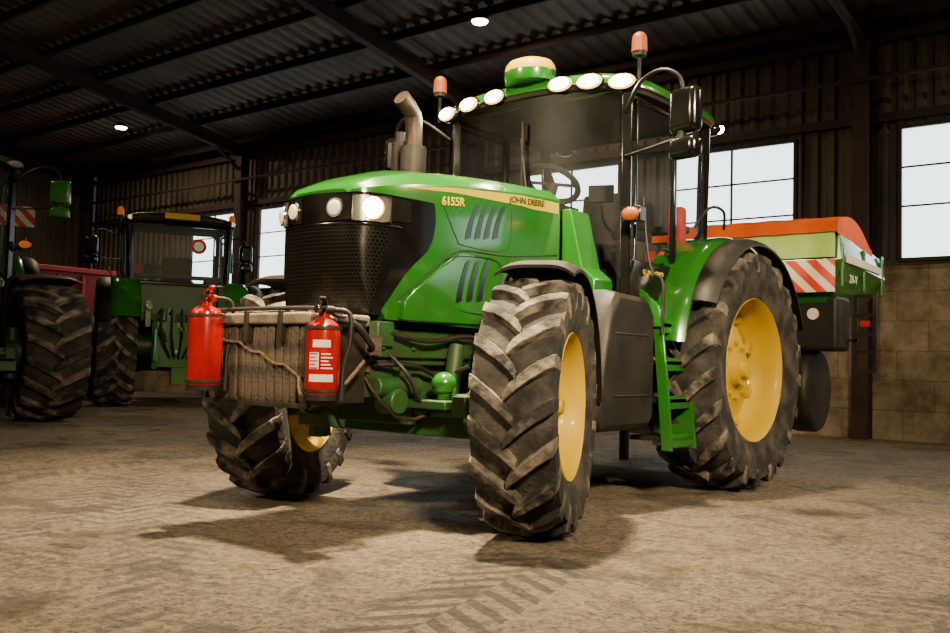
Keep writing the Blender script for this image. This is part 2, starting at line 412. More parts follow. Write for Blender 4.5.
def build_tractor():
    T=empty("tractor","green tractor with yellow wheels, front weights and lit roof lamps","tractor")
    wheel(T,(FX,0,.70),.70,.215,.385,1,19,.056,.30,.062,STEER)
    wheel(T,(-FX,0,.70),.70,.24,.385,-1,19,.056,.30,.062,STEER)
    wheel(T,(.905,2.765,.92),.92,.275,.535,1,21,.062,.33,.075)
    wheel(T,(-.905,2.765,.92),.92,.275,.535,-1,21,.062,.33,.075)
    # bonnet
    g=G(); rings=[]
    ys=[NY,NY+.004,NY+.012,NY+.025,NY+.04,NY+.07,NY+.10,NY+.15,NY+.2,-.4,-.3,-.1,.1,.3,.5,.7,.9,1.08]
    for y in ys:
        w=hw_(y);zs=zs_(y);zt=zt_(y);zb=zb_(y)
        h=zt-zs
        half=[(w*.96,zb),(w,zb+.04),(w,zs-.02),(w-.006,zs+h*.14),(w-.022,zs+h*.30),(w*.84,zs+h*.58),(w*.80,zs+h*.70),(w*.55,zs+h*.86),(w*.28,zs+h*.97)]
        r=[(x,y,z) for x,z in half]+[(0,y,zt)]+[(-x,y,z) for x,z in half[::-1]]
        rings.append(r)
    g.loft(rings)
    hood=g.obj("bonnet",M_green,T,label="glossy green engine bonnet",ang=24)
    def yb(z): return lerp([1.16,1.22,1.31,1.40,1.46,1.55,1.62,1.72,1.80,1.88],[NY+.13,NY+.17,NY+.24,-.39,-.33,-.22,-.175,-.155,-.16,-.19],z)
    nz=26; ns=44
    def nose(u,v,off=.006,z0=1.17,z1=1.835):
        z=z0+(z1-z0)*u
        y0=yb(z)
        a=abs(v*2-1); sg=1 if v<.5 else -1
        tt=1-a
        back=.085*(max(0,(1.66-z)/.49))**1.2
        yf=NY+back
        if tt<.62:
            yy=y0+(yf-y0)*(tt/.62)**.9 ; x=hw_(yy)+off
        else:
            q=(tt-.62)/.38
            yy=yf-.05*math.sin(q*pi/2); x=(hw_(yf)+off)*(1-q)
        return (sg*x, yy-off, z)
    g=G()
    g.surf(lambda u,v: nose(u,v),nz,ns)
    g.obj("nose_panel",M_blackg,hood,label="gloss black nose panel sweeping into the side",ang=30)
    g=G()
    def gr(u,v):
        k=.19
        return nose(u,k+(1-2*k)*v,.011,1.20,1.648)
    g.surf(gr,14,30)
    g.obj("grille",M_grille,hood,label="broad black perforated radiator grille",ang=30)
    g=G()
    g.tube([nose(0,.14+.72*k/26,.010,1.662,1.67) for k in range(27)],.007,6,sub=1)
    g.obj("grille_bar",M_blackg,hood,ang=60)
    for sd in (1,-1):
        g=G()
        def hl(u,v,sd=sd):
            p=nose(u,.10+.34*v,.014,1.675+.02*(1-v),1.818); return (p[0]*sd,p[1],p[2])
        g.surf(hl,4,20)
        h=g.obj("headlight",M_hlbox,hood,label="swept back wraparound headlight unit",ang=60)
        va0,vb0=(.185,.305) if sd>0 else (.195,.335)
        for (va,vb) in ((va0,vb0),):
            g=G()
            def rf_(u,v,sd=sd,off=.018,va=va,vb=vb):
                p=nose(u,va+(vb-va)*v,off,1.676,1.815); return (p[0]*sd,p[1],p[2])
            g.surf(rf_,3,10)
            g.obj("headlamp_reflector",M_reflector,h,label="large squarish bright reflector")
            g=G(); g.tube([rf_(0,0,off=.022),rf_(1,0,off=.022),rf_(1,1,off=.022),rf_(0,1,off=.022),rf_(0,0,off=.022)],.006,6,sub=1); g.obj("lamp_bezel",M_blackg,h)
        for (v,r,nx) in ((.255 if sd>0 else .285,.050,.6),(.365,.044,.18)):
            if sd<0 and v>.3: v=.385
            q=Vector(nose(.5,v,.022,1.685,1.81)); q.x*=sd
            d=Vector((sd*nx,-1,0)).normalized()
            lit=(sd>0 and v<.3)
            g=G()
            g.cyl(q-d*.015,q+d*.006,r*1.25,r*1.2,n=28)
            g.obj("lamp_housing",M_lampring if lit else M_chrome,h)  # lit housing carries the painted glow around the headlamp
            g=G(); g.ball(q+d*.008,(r*1.05,r*.5,r*1.05) if lit else (r*.95,r*.3,r*.95),20,rot=d.to_track_quat('Y','Z').to_matrix())
            g.obj("lamp_lens",M_lamph if lit else M_lampdim,h,label="lit round headlamp" if lit else None)
    for sd in (1,-1):
        g=G()
        def st(u,v,sd=sd):
            y=-.38+1.44*u; top=zs_(y)-.004+.010*(1-u); th=.008+.066*min(1,u*1.25)
            z=top-th*(1-v); return (sd*(hw_(y)+.003),y,z)
        g.surf(st,24,2)
        g.obj("side_stripe",M_yellows,hood,label="slim tapering yellow stripe along the bonnet",smooth=False)
    text("model_number","6155R",.070,leftM(.408,-.02,1.866,.04,.10),M_texty,hood,width=.20,off=.0012)
    text("brand_lettering","JOHN DEERE",.056,leftM(.4305,.70,1.972,.025,.06),M_text,hood,width=.38,off=.0012)
    for (y0,z0,hh,n,dx,xo) in ((.10,1.655,.215,4,.085,.004),(.02,1.27,.25,3,.095,.013)):
        for k in range(n):
            g=G(); ya=y0+k*dx
            def lv(u,v,ya=ya,hh=hh,k=k):
                y=ya+.085*u**1.5+.052*v*(1-.25*u); z=z0+hh*u+.010*k+.02*v; return ((hw_(y)+xo),y,z)
            g.surf(lv,8,1)
            o=g.obj("louvre_vent",M_blackg,hood,label="slanted black louvre vent")
    for sd in (1,-1):
        g=G()
        def seam(pts,r=.004,xo=.001):
            g.tube([(sd*(hw_(y)+xo),y,z) for y,z in pts],r,6)
        seam([(-.44,1.26),(-.34,1.33),(-.15,1.47),(.05,1.585),(.5,1.60),(1.05,1.66)],.006)
        seam([(-.07,1.24),(-.12,1.40),(-.06,1.53),(.34,1.565),(.44,1.5),(.40,1.3),(.30,1.22),(-.07,1.24)],.003,.009)
        seam([(.46,1.16),(.48,1.4),(.56,1.6)],.004)
        seam([(-.12,1.88),(.02,1.66),(.10,1.62),(.50,1.64),(.54,1.9)],.003)
        g.obj("panel_seam",M_text,hood)
        g=G()
        pr=[(-.42,1.15),(-.42,1.25),(-.33,1.325),(-.14,1.455),(.06,1.57),(.46,1.585),(.46,1.15)]
        g.prism(pr,sd*.36,sd*.411)
        g.obj("lower_side_panel",M_green,hood,bevel=.008,label="raised lower side panel with a sweeping crease")
    # chassis
    g=G()
    g.bb((-.30,-.57,.90),(.30,1.1,1.12)); g.bb((-.33,-.56,.94),(.33,.3,1.06))
    g.bb((-.24,-.6,.72),(.24,.9,.92)); g.bb((-.36,.9,.6),(.36,3.05,1.3))
    g.bb((-.36,-.57,1.0),(.36,-.44,1.14))
    for sd in (1,-1):
        for y in (-.5,-.25,.1,.35): g.cyl((sd*.32,y,1.0),(sd*.345,y,1.0),.022,n=8)
        g.cyl((sd*.3,2.765,.93),(sd*.85,2.765,.93),.16,.13,20)
    g.obj("chassis",M_greend,T,bevel=.012,label="green cast chassis frame")
    g=G()
    g.prism([(-.16,.5),(.16,.5),(.13,.74),(-.13,.74)],-.74,.74)
    g.prism([(-.24,.56),(.24,.56),(.2,.86),(-.2,.86)],-.3,.3)
    for sd in (1,-1):
        g.cyl((sd*.7,0,.42),(sd*.7,0,.95),.07,n=16); g.cyl((sd*.62,0,.7),(sd*.97,0+sd*.03,.7),.13,.16,20)
        g.cyl((sd*.15,-.18,.64),(sd*.68,-.2,.64),.028,n=10)
        g.cyl((sd*.42,-.02,.72),(sd*.36,.1,1.02),.05,n=14)
        g.bb((sd*.30,-.3,.66),(sd*.62,-.12,.71)); g.bb((sd*.62,-.25,.62),(sd*.72,-.15,.74))
        g.cyl((sd*.32,-.55,.78),(sd*.32,-.2,.78),.055,n=16); g.cyl((sd*.26,-.42,.70),(sd*.40,-.42,.70),.07,n=16)
        g.bb((sd*.2,-.62,.72),(sd*.28,-.3,.92))
    g.obj("front_axle",M_greend,T,bevel=.008,label="green front axle with suspension cylinders")
    for sd in (1,-1):
        g=G(); g.ball((sd*.5,-.17,.80),(.075,.075,.07)); g.cyl((sd*.5,-.17,.66),(sd*.5,-.17,.76),.04,n=14)
        g.obj("suspension_accumulator",M_green,T,label="round green suspension accumulator")
    g=G()
    for sd in (1,-1):
        g.tube([(sd*.3,-.45,.98),(sd*.42,-.4,.86),(sd*.45,-.25,.66),(sd*.6,-.1,.72)],.012,6)
        g.tube([(sd*.28,-.6,.85),(sd*.36,-.5,.68),(sd*.4,-.3,.6),(sd*.6,.1,.8)],.012,6)
        g.tube([(sd*.3,.3,1.0),(sd*.45,.25,.85),(sd*.6,.15,.9)],.014,6)
        g.tube([(sd*.34,-.5,1.08),(sd*.40,-.2,1.04),(sd*.38,.2,1.08),(sd*.4,.5,1.0)],.016,6)
        g.tube([(sd*.30,-.55,.9),(sd*.38,-.3,.9),(sd*.36,-.05,.84),(sd*.5,.05,.9)],.014,6)
    g.bb((-.36,.35,.7),(.36,1.0,1.25)); g.bb((-.3,-.5,1.1),(.3,.9,1.3)); g.bb((-.45,.1,.55),(.45,.9,.8))
    g.obj("engine",M_dark,T,label="dark engine block and hoses")
    # front mudguards
    for sd in (1,-1):
        g=G(); c=(sd*FX,0)
        g.M=Matrix.Translation(Vector((c[0],c[1],0)))@Matrix.Rotation(STEER,4,'Z')@Matrix.Translation(Vector((-c[0],-c[1],0)))
        xa,xb=sd*(FX-.21),sd*(FX+.22)
        n=22;
        def fd(u,v,o):
            a=rad(18-108*u); r=.765+.05*u+o; x=xa+(xb-xa)*v; dr=-.05*(abs(v-.5)*2)**4
            return (x,-(r+dr)*math.sin(a),.70+(r+dr)*math.cos(a))
        g.surf(lambda u,v: fd(u,v,0),n,10); g.surf(lambda u,v: fd(u,v,.018),n,10)
        for v0 in (0,1):
            g.surf(lambda u,v: fd(u,v0,.018*v),n,1)
        for u0 in (0,1): g.surf(lambda u,v: fd(u0,u,.018*v),10,1)
        g.tube([(sd*.76,0,.9),(sd*.77,.1,1.2),(sd*.83,.15,1.46),(sd*1.1,.12,1.465)],.02,8)
        o=g.obj("front_mudguard",M_black,T,label="curved black front mudguard",ang=50); o["steered"]=1
    # fuel tank
    prof=[(.80,.60),(.86,.50),(1.48,.50),(1.54,.56),(1.54,1.30),(1.45,1.40),(1.02,1.42),(.93,1.30),(.86,1.05)]
    rings=[]
    for x,k in ((.42,1),(.82,1),(.90,.96),(.93,.88)):
        rings.append([(x,1.2+(y-1.2)*k,.95+(z-.95)*k) for y,z in prof])
    g=G(); g.loft(rings)
    for z in (.72,1.12): g.bb((.90,.98,z),(.935,1.44,z+.025))
    g.obj("fuel_tank",M_black,T,bevel=.025,label="dusty black plastic fuel tank",segs=3)
    g=G(); g.loft([[(-x,y,z) for x,y,z in r] for r in rings]); g.obj("battery_box",M_black,T,bevel=.015)
    g=G()
    for k,z in enumerate((.42,.68,.94,1.20)):
        x1=1.02-.03*k
        g.bb((.70,1.60,z),(x1,1.94,z+.03),1 if z<1.1 else 0); g.bb((x1-.012,1.60,z-.04),(x1,1.94,z+.05))
    g.prism([(.70,.36),(1.035,.36),(1.0,.8),(.95,1.24),(.70,1.24)],1.94,1.965,1)
    g.prism([(.96,.36),(1.035,.36),(1.0,.8),(.95,1.24),(.88,1.24)],1.575,1.60,1)
    g.bb((.58,1.56,.5),(.70,1.96,1.26),1)
    g.prism([(.62,1.20),(.96,1.20),(.94,1.34),(.80,1.46),(.62,1.46)],1.545,1.575,1)
    g.obj("access_steps",[M_green,M_black],T,bevel=.003,label="green sided enclosed access steps")
    g=G()
    g.tube([(.96,1.56,1.15),(.96,1.56,1.5),(.86,1.56,1.62),(.8,1.56,2.1)],.011,8)
    g.obj("handrail",M_black,T)
    g=G()
    g.tube([(.93,2.1,1.95),(1.0,2.2,2.10),(1.02,2.4,2.10),(.98,2.5,1.98)],.011,8)
    g.obj("handrail",M_black,T)
    # rear mudguards
    for sd in (1,-1):
        g=G()
        def rf(u,v,o):
            a=rad(80-146*u); r=1.0+o+.03*math.cos(u*pi); x=sd*(.60+.42*v); dr=-.05*max(0,v-.75)*4*max(0,v-.75)*4
            return (x,2.765-(r+dr)*math.sin(a),.93+(r+dr)*math.cos(a))
        g.surf(lambda u,v: rf(u,v,0),30,12); g.surf(lambda u,v: rf(u,v,.02),30,12)
        for v0 in (0,1): g.surf(lambda u,v: rf(u,v0,.02*v),30,1)
        for u0 in (0,1): g.surf(lambda u,v: rf(u0,u,.02*v),12,1)
        vs=[]; n=24
        for i in range(n+1):
            a=rad(80-146*i/n)
            for r in (.45,1.03): vs.append((sd*.60,2.765-r*math.sin(a),.93+r*math.cos(a)))
        g.add(vs,[(2*i,2*i+1,2*i+3,2*i+2) for i in range(n)])
        f=g.obj("rear_mudguard",M_green,T,label="green curved rear mudguard",ang=50)
        g=G()
        def rb(u,v,o):
            a=rad(62-132*u); r=.985+o-.05*v**3; x=sd*(1.01+.18*v)
            return (x,2.765-r*math.sin(a),.93+r*math.cos(a))
        g.surf(lambda u,v: rb(u,v,0),30,6); g.surf(lambda u,v: rb(u,v,.016),30,6)
        g.surf(lambda u,v: rb(u,1,.016*v),30,1); g.surf(lambda u,v: rb(0,u,.016*v),6,1); g.surf(lambda u,v: rb(1,u,.016*v),6,1)
        g.obj("mudguard_extension",M_black,f,label="black rubber mudguard extension",ang=50)
    # cab
    g=G()
    g.bb((-.70,1.25,1.30),(.70,2.62,1.44))
    for sd in (1,-1):
        g.bar((sd*.755,1.40,1.42),(sd*.765,1.38,2.84),.07,.075)
        g.bar((sd*.77,2.08,1.42),(sd*.775,2.06,2.84),.045,.055)
        g.bar((sd*.72,2.66,1.9),(sd*.76,2.62,2.84),.075,.08)
        g.bar((sd*.76,1.40,2.82),(sd*.76,2.66,2.82),.05,.05)
        g.bb((sd*.74,1.40,1.40),(sd*.79,2.1,1.66))
        g.bar((sd*.765,2.1,1.60),(sd*.735,2.64,1.98),.045,.05)
        g.bar((sd*.79,1.47,1.66),(sd*.79,1.47,2.78),.02,.025); g.bar((sd*.79,1.47,2.77),(sd*.79,2.04,2.77),.02,.025)
    g.bar((-.76,1.38,2.84),(.76,1.38,2.84),.05,.04); g.bar((-.74,2.64,2.82),(.74,2.64,2.82),.05,.05)
    g.bar((-.72,2.64,1.9),(.72,2.64,1.9),.05,.05)
    g.bb((-.42,1.08,1.30),(.42,1.34,2.02))
    cab=g.obj("cab_frame",M_blackg,T,bevel=.01,label="black cab frame with pillars")
    g=G(); g.bb((-.6,2.5,1.3),(.6,2.62,1.9)); g.obj("rear_panel",M_greend,cab,bevel=.02)
    text("cab_lettering","OLM AGRO",.042,leftM(.792,1.74,1.585),M_texty,cab,width=.30,off=.0006)
    for sd in (1,-1):
        g=G()
        g.prism([(sd*.43,1.30),(sd*.70,1.30),(sd*.70,1.50),(sd*.60,1.58),(sd*.50,1.98),(sd*.43,1.98)],1.10,1.34,1)
        g.obj("cowl_panel",M_green,cab,bevel=.01)
    g=G()
    def ws(u,v):
        x=-.74+1.48*u; y=1.38-.12*(1-(x/.74)**2)+.02*v; zb=2.0 if abs(x)<.45 else 2.0-(abs(x)-.45)/.29*.5
        return (x,y,zb+(2.85-zb)*v)
    g.surf(ws,20,6); g.obj("windscreen",M_glass,cab,label="clear curved windscreen")
    for sd in (1,-1):
        g=G(); g.surf(lambda u,v: (sd*(.775+.02*math.sin(v*pi)),1.42+.63*u,1.66+1.14*v),1,6)
        g.obj("door_glass",M_glass,cab)
        g=G(); g.tube([(sd*.80,1.90,1.72),(sd*.83,1.90,1.76),(sd*.83,1.78,1.76),(sd*.80,1.76,1.72)],.01,6); g.obj("door_handle",M_black,cab)
        g=G(); g.surf(lambda u,v: (sd*.765,2.1+.52*u,(1.60+.4*u)+(2.80-1.60-.4*u)*v),6,4)
        g.obj("side_window",M_glass,cab)
    g=G(); g.surf(lambda u,v: (-.7+1.4*u,2.66,1.93+.87*v),2,2); g.obj("rear_window",M_glass,cab)
    g=G(); g.tube([(.05,1.235,2.06),(.02,1.225,2.3),(-.02,1.235,2.55)],.008,6); g.box((.0,1.23,2.42),(.015,.02,.5)); g.obj("windscreen_wiper",M_black,cab)
    # roof
    def ring(z,k,ex=5.5,cy=2.06,a=.86,b=.80,dome=.03):
        r=[]
        for i in range(56):
            t=2*pi*i/56; c_,s_=math.cos(t),math.sin(t)
            x=a*k*math.copysign(abs(c_)**(2/ex),c_)
            r.append((x,cy+b*(k if k<1 else 1)*math.copysign(abs(s_)**(2/ex),s_),z-dome*2*(x/.86)**2))
        return r
    g=G()
    g.loft([ring(2.885,.965),ring(2.90,1.0),ring(2.94,1.0),ring(2.97,.97),ring(2.99,.90),ring(3.008,.65),ring(3.015,.2)])
    roof=g.obj("cab_roof",M_green,T,label="rounded green cab roof",ang=50)
    g=G(); g.loft([ring(2.855,.93),ring(2.865,.975),ring(2.895,.98)]); g.obj("roof_lining",M_lining,roof,ang=50)
    for x in (.29,.53,.765,-.29,-.53,-.765):
        y=1.27 if abs(x)<.7 else 1.30
        R_=Matrix.Rotation(math.atan(.30*x),3,'Z'); z=2.915-.066*(x/.8)**2
        h=G(); h.ball((x,y+.025,z),(.108,.07,.062),16,rot=R_); ho=h.obj("work_lamp",M_blackg,roof,label="lit oval roof work lamp")
        h=G(); h.ball((x+.012*x,y-.020,z-.003),(.096,.024,.053),16,rot=R_); h.obj("reflector_glow_ring",M_lampring,ho)  # emissive ring imitates the halo round the lens
        h=G(); h.ball((x+.014*x,y-.034,z-.004),(.076,.018,.040),16,rot=R_); h.obj("lamp_lens",M_lamp,ho)
    for x in (.7,-.7):
        h=G(); h.ball((x,2.86,2.86),(.09,.06,.055),16); ho=h.obj("work_lamp",M_blackg,roof,label="lit rear roof work lamp")
        h=G(); h.ball((x+.05*(1 if x>0 else -1),2.89,2.86),(.050,.022,.036),16); h.obj("lamp_lens",M_lamp,ho)
    g=G(); circ=[(math.cos(a*pi/12),math.sin(a*pi/12)) for a in range(24)]
    GY=1.30
    g.loft([[(x*.20*k,GY+y*.17*k,z-.015) for x,y in circ] for z,k in ((2.98,.95),(3.02,1.0),(3.055,1.0),(3.065,.95))])
    gp=g.obj("satellite_receiver",M_green,roof,label="green and yellow satellite receiver dome")
    g=G(); g.loft([[(x*.19*k,GY+y*.16*k,z-.015) for x,y in circ] for z,k in ((3.06,1.04),(3.10,1.0),(3.135,.85),(3.155,.55),(3.16,.1))])
    g.obj("receiver_dome",M_yellow,gp,ang=60)
    for sd,bx in ((1,.83),(-1,-.97)):
        g=G(); g.cyl((bx,1.42,2.84),(bx,1.42,3.07),.014,n=8); g.cyl((bx,1.42,3.05),(bx,1.42,3.08),.05,n=20); g.bar((sd*.72,1.42,2.88),(bx,1.42,2.88),.03)
        b=g.obj("beacon",M_black,T,label="amber rotating beacon on a black stalk")
        g=G(); g.cyl((bx,1.42,3.08),(bx,1.42,3.17),.055,.052,20); g.ball((bx,1.42,3.17),(.052,.052,.05))
        g.obj("beacon_lens",M_amber,b)
    # exhaust
    g=G(); g.tube([(-.84,.98,1.4),(-.84,.98,2.2),(-.84,.98,2.70),(-.84,.94,2.81),(-.84,.83,2.89)],.064,16)
    ex=g.obj("exhaust_stack",M_steel,T,label="rusty heat stained vertical exhaust pipe",ang=60)
    g=G(); g.cyl((-.84,.98,1.4),(-.84,.98,2.54),.10,n=20); g.obj("heat_shield",M_dark,ex)
    g=G(); g.cyl((-1.01,1.02,2.25),(-1.01,1.02,2.6),.07,n=18); g.cyl((-1.01,1.02,2.6),(-1.01,1.02,2.68),.045,n=18); g.bar((-1.01,1.02,2.3),(-.76,1.2,2.3),.04)
    g.obj("air_intake",M_black,T)
    # mirrors
    for sd in (1,-1):
        g=G(); g.tube([(sd*.78,1.34,2.66),(sd*.95,1.22,2.80),(sd*1.12,1.2,2.85),(sd*1.24,1.22,2.78),(sd*1.25,1.24,2.62)],.013,8)
        g.tube([(sd*.78,1.34,2.35),(sd*1.0,1.26,2.36),(sd*1.20,1.26,2.4)],.011,8)
        g.tube([(sd*1.24,1.25,2.44),(sd*1.24,1.25,2.38)],.03,8)
        arm=g.obj("mirror_arm",M_black,T)
        for (zc,hh) in ((2.575,.30),(2.335,.15)):
            g=G(); g.box((sd*1.26,1.26,zc),(.23,.11,hh),Matrix.Rotation(rad(-12*sd),3,'Z'))
            m=g.obj("mirror",M_blackg,arm,bevel=.05,label="rounded black wing mirror housing",segs=5)
        g=G(); g.box((sd*1.265,1.318,2.58),(.14,.006,.19),Matrix.Rotation(rad(-12*sd),3,'Z')); g.obj("mirror_glass",M_mirror,arm)
        g=G(); g.tube([(sd*.77,1.38,1.85),(sd*.85,1.30,1.90),(sd*.89,1.26,1.92)],.014,8)
        g.box((sd*.90,1.25,1.93),(.14,.08,.10)); a=g.obj("indicator_lamp",M_blackg,T,bevel=.02,label="amber indicator lamp on a stalk")
        g=G(); g.ball((sd*.90,1.205,1.93),(.066,.03,.044)); g.obj("indicator_lens",M_amber,a)
    # interior
    g=G(); 
    rot=Matrix.Rotation(rad(-32),3,'X')
    P=[Vector((0,1.62,2.28))+rot@Vector((.2*math.cos(a*pi/12),.2*math.sin(a*pi/12),0)) for a in range(25)]
    g.tube(P,.024,8,sub=1)
    g.cyl((0,1.62,2.27),(0,1.45,1.85),.045,n=12); g.bar(P[1],P[13],.04,.02); g.bar(P[19],(0,1.62,2.28),.04,.02)
    g.bb((-.17,1.38,1.5),(.17,1.54,2.12)); g.bb((-.06,1.5,1.5),(.06,1.56,1.9))
    g.obj("steering_wheel",M_black,cab,label="black steering wheel on a tilted column")
    g=G(); g.bb((-.25,1.95,1.72),(.25,2.4,1.86)); g.box((0,2.42,2.08),(.44,.12,.50),Matrix.Rotation(rad(-8),3,'X')); g.bb((-.15,2.0,1.42),(.15,2.35,1.75))
    g.bb((-.36,2.0,1.88),(-.28,2.35,1.95)); g.bb((.28,2.0,1.88),(.44,2.4,1.98)); g.bb((.38,1.9,1.44),(.5,2.4,1.88))
    g.obj("driver_seat",M_seat,cab,bevel=.05,label="dark upholstered driver seat",segs=3)
    g=G(); g.tube([(.3,1.98,1.95),(.34,1.8,2.0),(.36,1.74,2.12)],.012,6); g.box((.36,1.73,2.19),(.19,.025,.13),Matrix.Rotation(rad(20),3,'Z')); g.obj("display_console",M_black,cab,bevel=.008)
    g=G(); g.bb((-.68,2.2,1.44),(-.42,2.6,2.0)); g.bb((-.66,2.45,1.98),(.66,2.6,2.04))
    g.obj("rear_console",M_seat,cab,bevel=.02)
    g=G(); g.bb((.48,2.15,1.7),(.66,2.45,1.8)); g.box((.60,2.48,1.98),(.14,.09,.40)); g.obj("passenger_seat",M_seatr,cab,bevel=.03,label="red folding passenger seat")
    # front weights
    g=G(); g.bb((-.40,-.76,.95),(.40,-.58,1.05)); g.bb((-.3,-.95,.86),(.3,-.56,.93))
    fw=g.obj("front_weight",M_weight,T,label="muddy brown pack of cast iron front weights")
    g=G(); g.bb((-.46,-1.13,1.095),(.43,-1.02,1.155)); g.bb((-.46,-1.0,1.09),(.45,-.88,1.145)); g.bb((-.44,-.86,1.095),(.47,-.74,1.155))
    g.obj("top_board",M_plank,fw,bevel=.012,label="dusty boards clamped over the weights")
    g=G(); g.tube([(-.5,-1.02,1.16),(-.44,-1.09,1.175),(.42,-1.09,1.175),(.49,-1.0,1.14),(.50,-.8,1.12)],.012,8)
    for x in (-.05,.22): g.bb((x-.016,-1.138,1.0),(x+.016,-.80,1.165))
    g.bb((.395,-1.12,.70),(.42,-.72,1.10)); g.bb((-.42,-1.12,.70),(-.395,-.72,1.10)); g.bb((-.42,-1.115,.675),(.42,-1.085,.70))
    g.obj("clamp_frame",M_dark,fw,bevel=.006,label="dark steel frame round the weights")
    sh=[(-1.10,1.09),(-1.105,1.06),(-1.105,.72),(-1.09,.69),(-1.0,.68),(-.80,.69),(-.74,.75),(-.74,1.09)]
    g=G(); g.prism(sh,-.027,.027); p0=g.obj("weight_plate",M_weight,fw,bevel=.007); p0.location=(-.363,0,0)
    for k in range(1,13):
        q=p0.copy(); C.objects.link(q); q.parent=fw; q.location=(-.363+.0605*k,random.uniform(-.008,.004),random.uniform(-.006,.006))
    g=G()
    g.tube([(-.36+.72*i/12,-1.118-.004*math.sin(i),1.04-.20*(i/12)**1.3+.01*math.sin(i*2)) for i in range(13)],.007,6)
    g.tube([(.36,-1.12,.84),(.42,-1.14,.74),(.52,-1.0,.78),(.54,-.85,.92)],.009,6)
    g.obj("tie_rope",M_rope,fw,label="thin frayed rope tied round the weights")
    g=G()
    for x in (-.3,-.1,.12,.3):
        g.tube([(x,-.76,1.12),(x+.03,-.84,1.17),(x-.02,-.95,1.17),(x+.05,-1.02,1.12)],.014,8)
    g.tube([(.48,-.98,1.12),(.52,-.9,1.10),(.52,-.78,1.0),(.45,-.72,.98)],.018,8)
    g.obj("hydraulic_hose",M_black,fw)
    # rear hitch
    g=G()
    for sd in (1,-1):
        g.bar((sd*.28,2.95,.75),(sd*.40,3.62,.62),.06,.09); g.bar((sd*.36,2.95,1.35),(sd*.38,3.45,1.2),.05,.08); g.cyl((sd*.38,3.4,1.2),(sd*.39,3.45,.7),.03,n=10)
        g.cyl((sd*.2,3.03,1.0),(sd*.3,3.3,1.15),.05,n=12); g.bb((sd*.1,3.0,1.0),(sd*.2,3.15,1.5))
        g.bb((sd*.42,2.95,1.2),(sd*.50,3.05,1.6)); g.cyl((sd*.45,3.0,1.5),(sd*.45,3.15,1.5),.05,n=12)
    g.bar((0,3.0,1.25),(0,3.6,1.15),.05); g.bb((-.4,2.95,.6),(.4,3.08,1.28)); g.bb((-.12,3.05,.35),(.12,3.25,.6)); g.cyl((0,3.08,.8),(0,3.2,.8),.06,n=14)
    for k in range(5): g.bb((-.34+.14*k,3.08,1.3),(-.28+.14*k,3.16,1.42))
    g.obj("rear_hitch",M_green,T,bevel=.005,label="green three point hitch arms")
    for k in range(5):
        g=G(); g.tube([(-.32+.16*k,3.15,1.4),(-.28+.14*k,3.35,1.45),(-.30+.15*k,3.38,1.1),(-.1+.06*k,3.2,.75)],.018,6); g.obj("hydraulic_hose",M_black,T)
    return T
T=build_tractor()

def copy_thing(root,label,loc,rz,sc,skip=(),remat=None,unsteer=False,roofmat=None,widen=1,rimmat=None,mirmat=None):
    new=root.copy(); C.objects.link(new); new["label"]=label; new.location=loc; new.rotation_euler=(0,0,rz); new.scale=(sc,sc,sc)
    src=list(bpy.data.objects)
    def rec(o,p):
        for ch in [c for c in src if c.parent==o]:
            nm=ch.name.split('.')[0]
            if nm in skip: continue
            q=ch.copy(); C.objects.link(q); q.parent=p
            if nm=="cab_roof" and roofmat:
                q.material_slots[0].link='OBJECT'; q.material_slots[0].material=roofmat
            if nm=="mirror" and mirmat:
                q.material_slots[0].link='OBJECT'; q.material_slots[0].material=mirmat
            if nm in ("wheel","wheel_hub") and rimmat:
                q.material_slots[0].link='OBJECT'; q.material_slots[0].material=rimmat
                if "label" in q.keys(): q["label"]="dark steel wheel with a muddy tractor tyre"
            if remat and ch.data and len(q.material_slots) and ch.data.materials[0] in remat:
                q.material_slots[0].link='OBJECT'; q.material_slots[0].material=remat[ch.data.materials[0]]
            if "label" in q.keys() and "lit" in q["label"].split(): q["label"]=q["label"].replace("lit ","unlit ",1)
            if unsteer and ch.get("steered",0)==1:
                cx=FX if sum(v.co.x for v in ch.data.vertices)>0 else -FX
                q.matrix_basis=Matrix.Translation((cx,0,0))@Matrix.Diagonal((widen,1,1,1))@Matrix.Rotation(-STEER,4,'Z')@Matrix.Translation((-cx,0,0))
            rec(ch,q)
    rec(root,new)
    return new
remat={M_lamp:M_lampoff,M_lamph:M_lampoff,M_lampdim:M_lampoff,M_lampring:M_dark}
skip=("front_weight","model_number","brand_lettering","cab_lettering","satellite_receiver")
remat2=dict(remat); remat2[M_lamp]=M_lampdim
T2=copy_thing(T,"green tractor with its rear hitch turned to the aisle",(-13.9,7.40,0),rad(-118),1.18,skip,remat2,True,M_black)
T3=copy_thing(T,"large green tractor with wide dusty front tyres",(-9.18,.98,0),rad(70),1.32,skip+("beacon","mirror_glass"),remat,True,None,1.45,M_dark,M_green)
for o in list(bpy.data.objects):
    if "steered" in o.keys(): del o["steered"]
g=G(); g.bb((-.2,-.02,-.12),(.2,.02,.12)); 
hb=g.obj("hazard_board",M_chev,T3,label="red and white striped hazard board"); hb.location=(.85,1.75,2.32)
g=G(); g.cyl((-.28,2.675,2.5),(-.28,2.685,2.5),.12,n=28); g.cyl((-.28,2.684,2.5),(-.28,2.69,2.5),.075,n=28,mi=1)
g.obj("speed_sticker",[M_red,M_white],T2,label="round red and white sticker")
g=G(); g.bb((-.26,2.87,2.88),(.26,2.885,2.97)); g.obj("number_plate",M_yellow,T2,label="yellow plate on the roof edge")

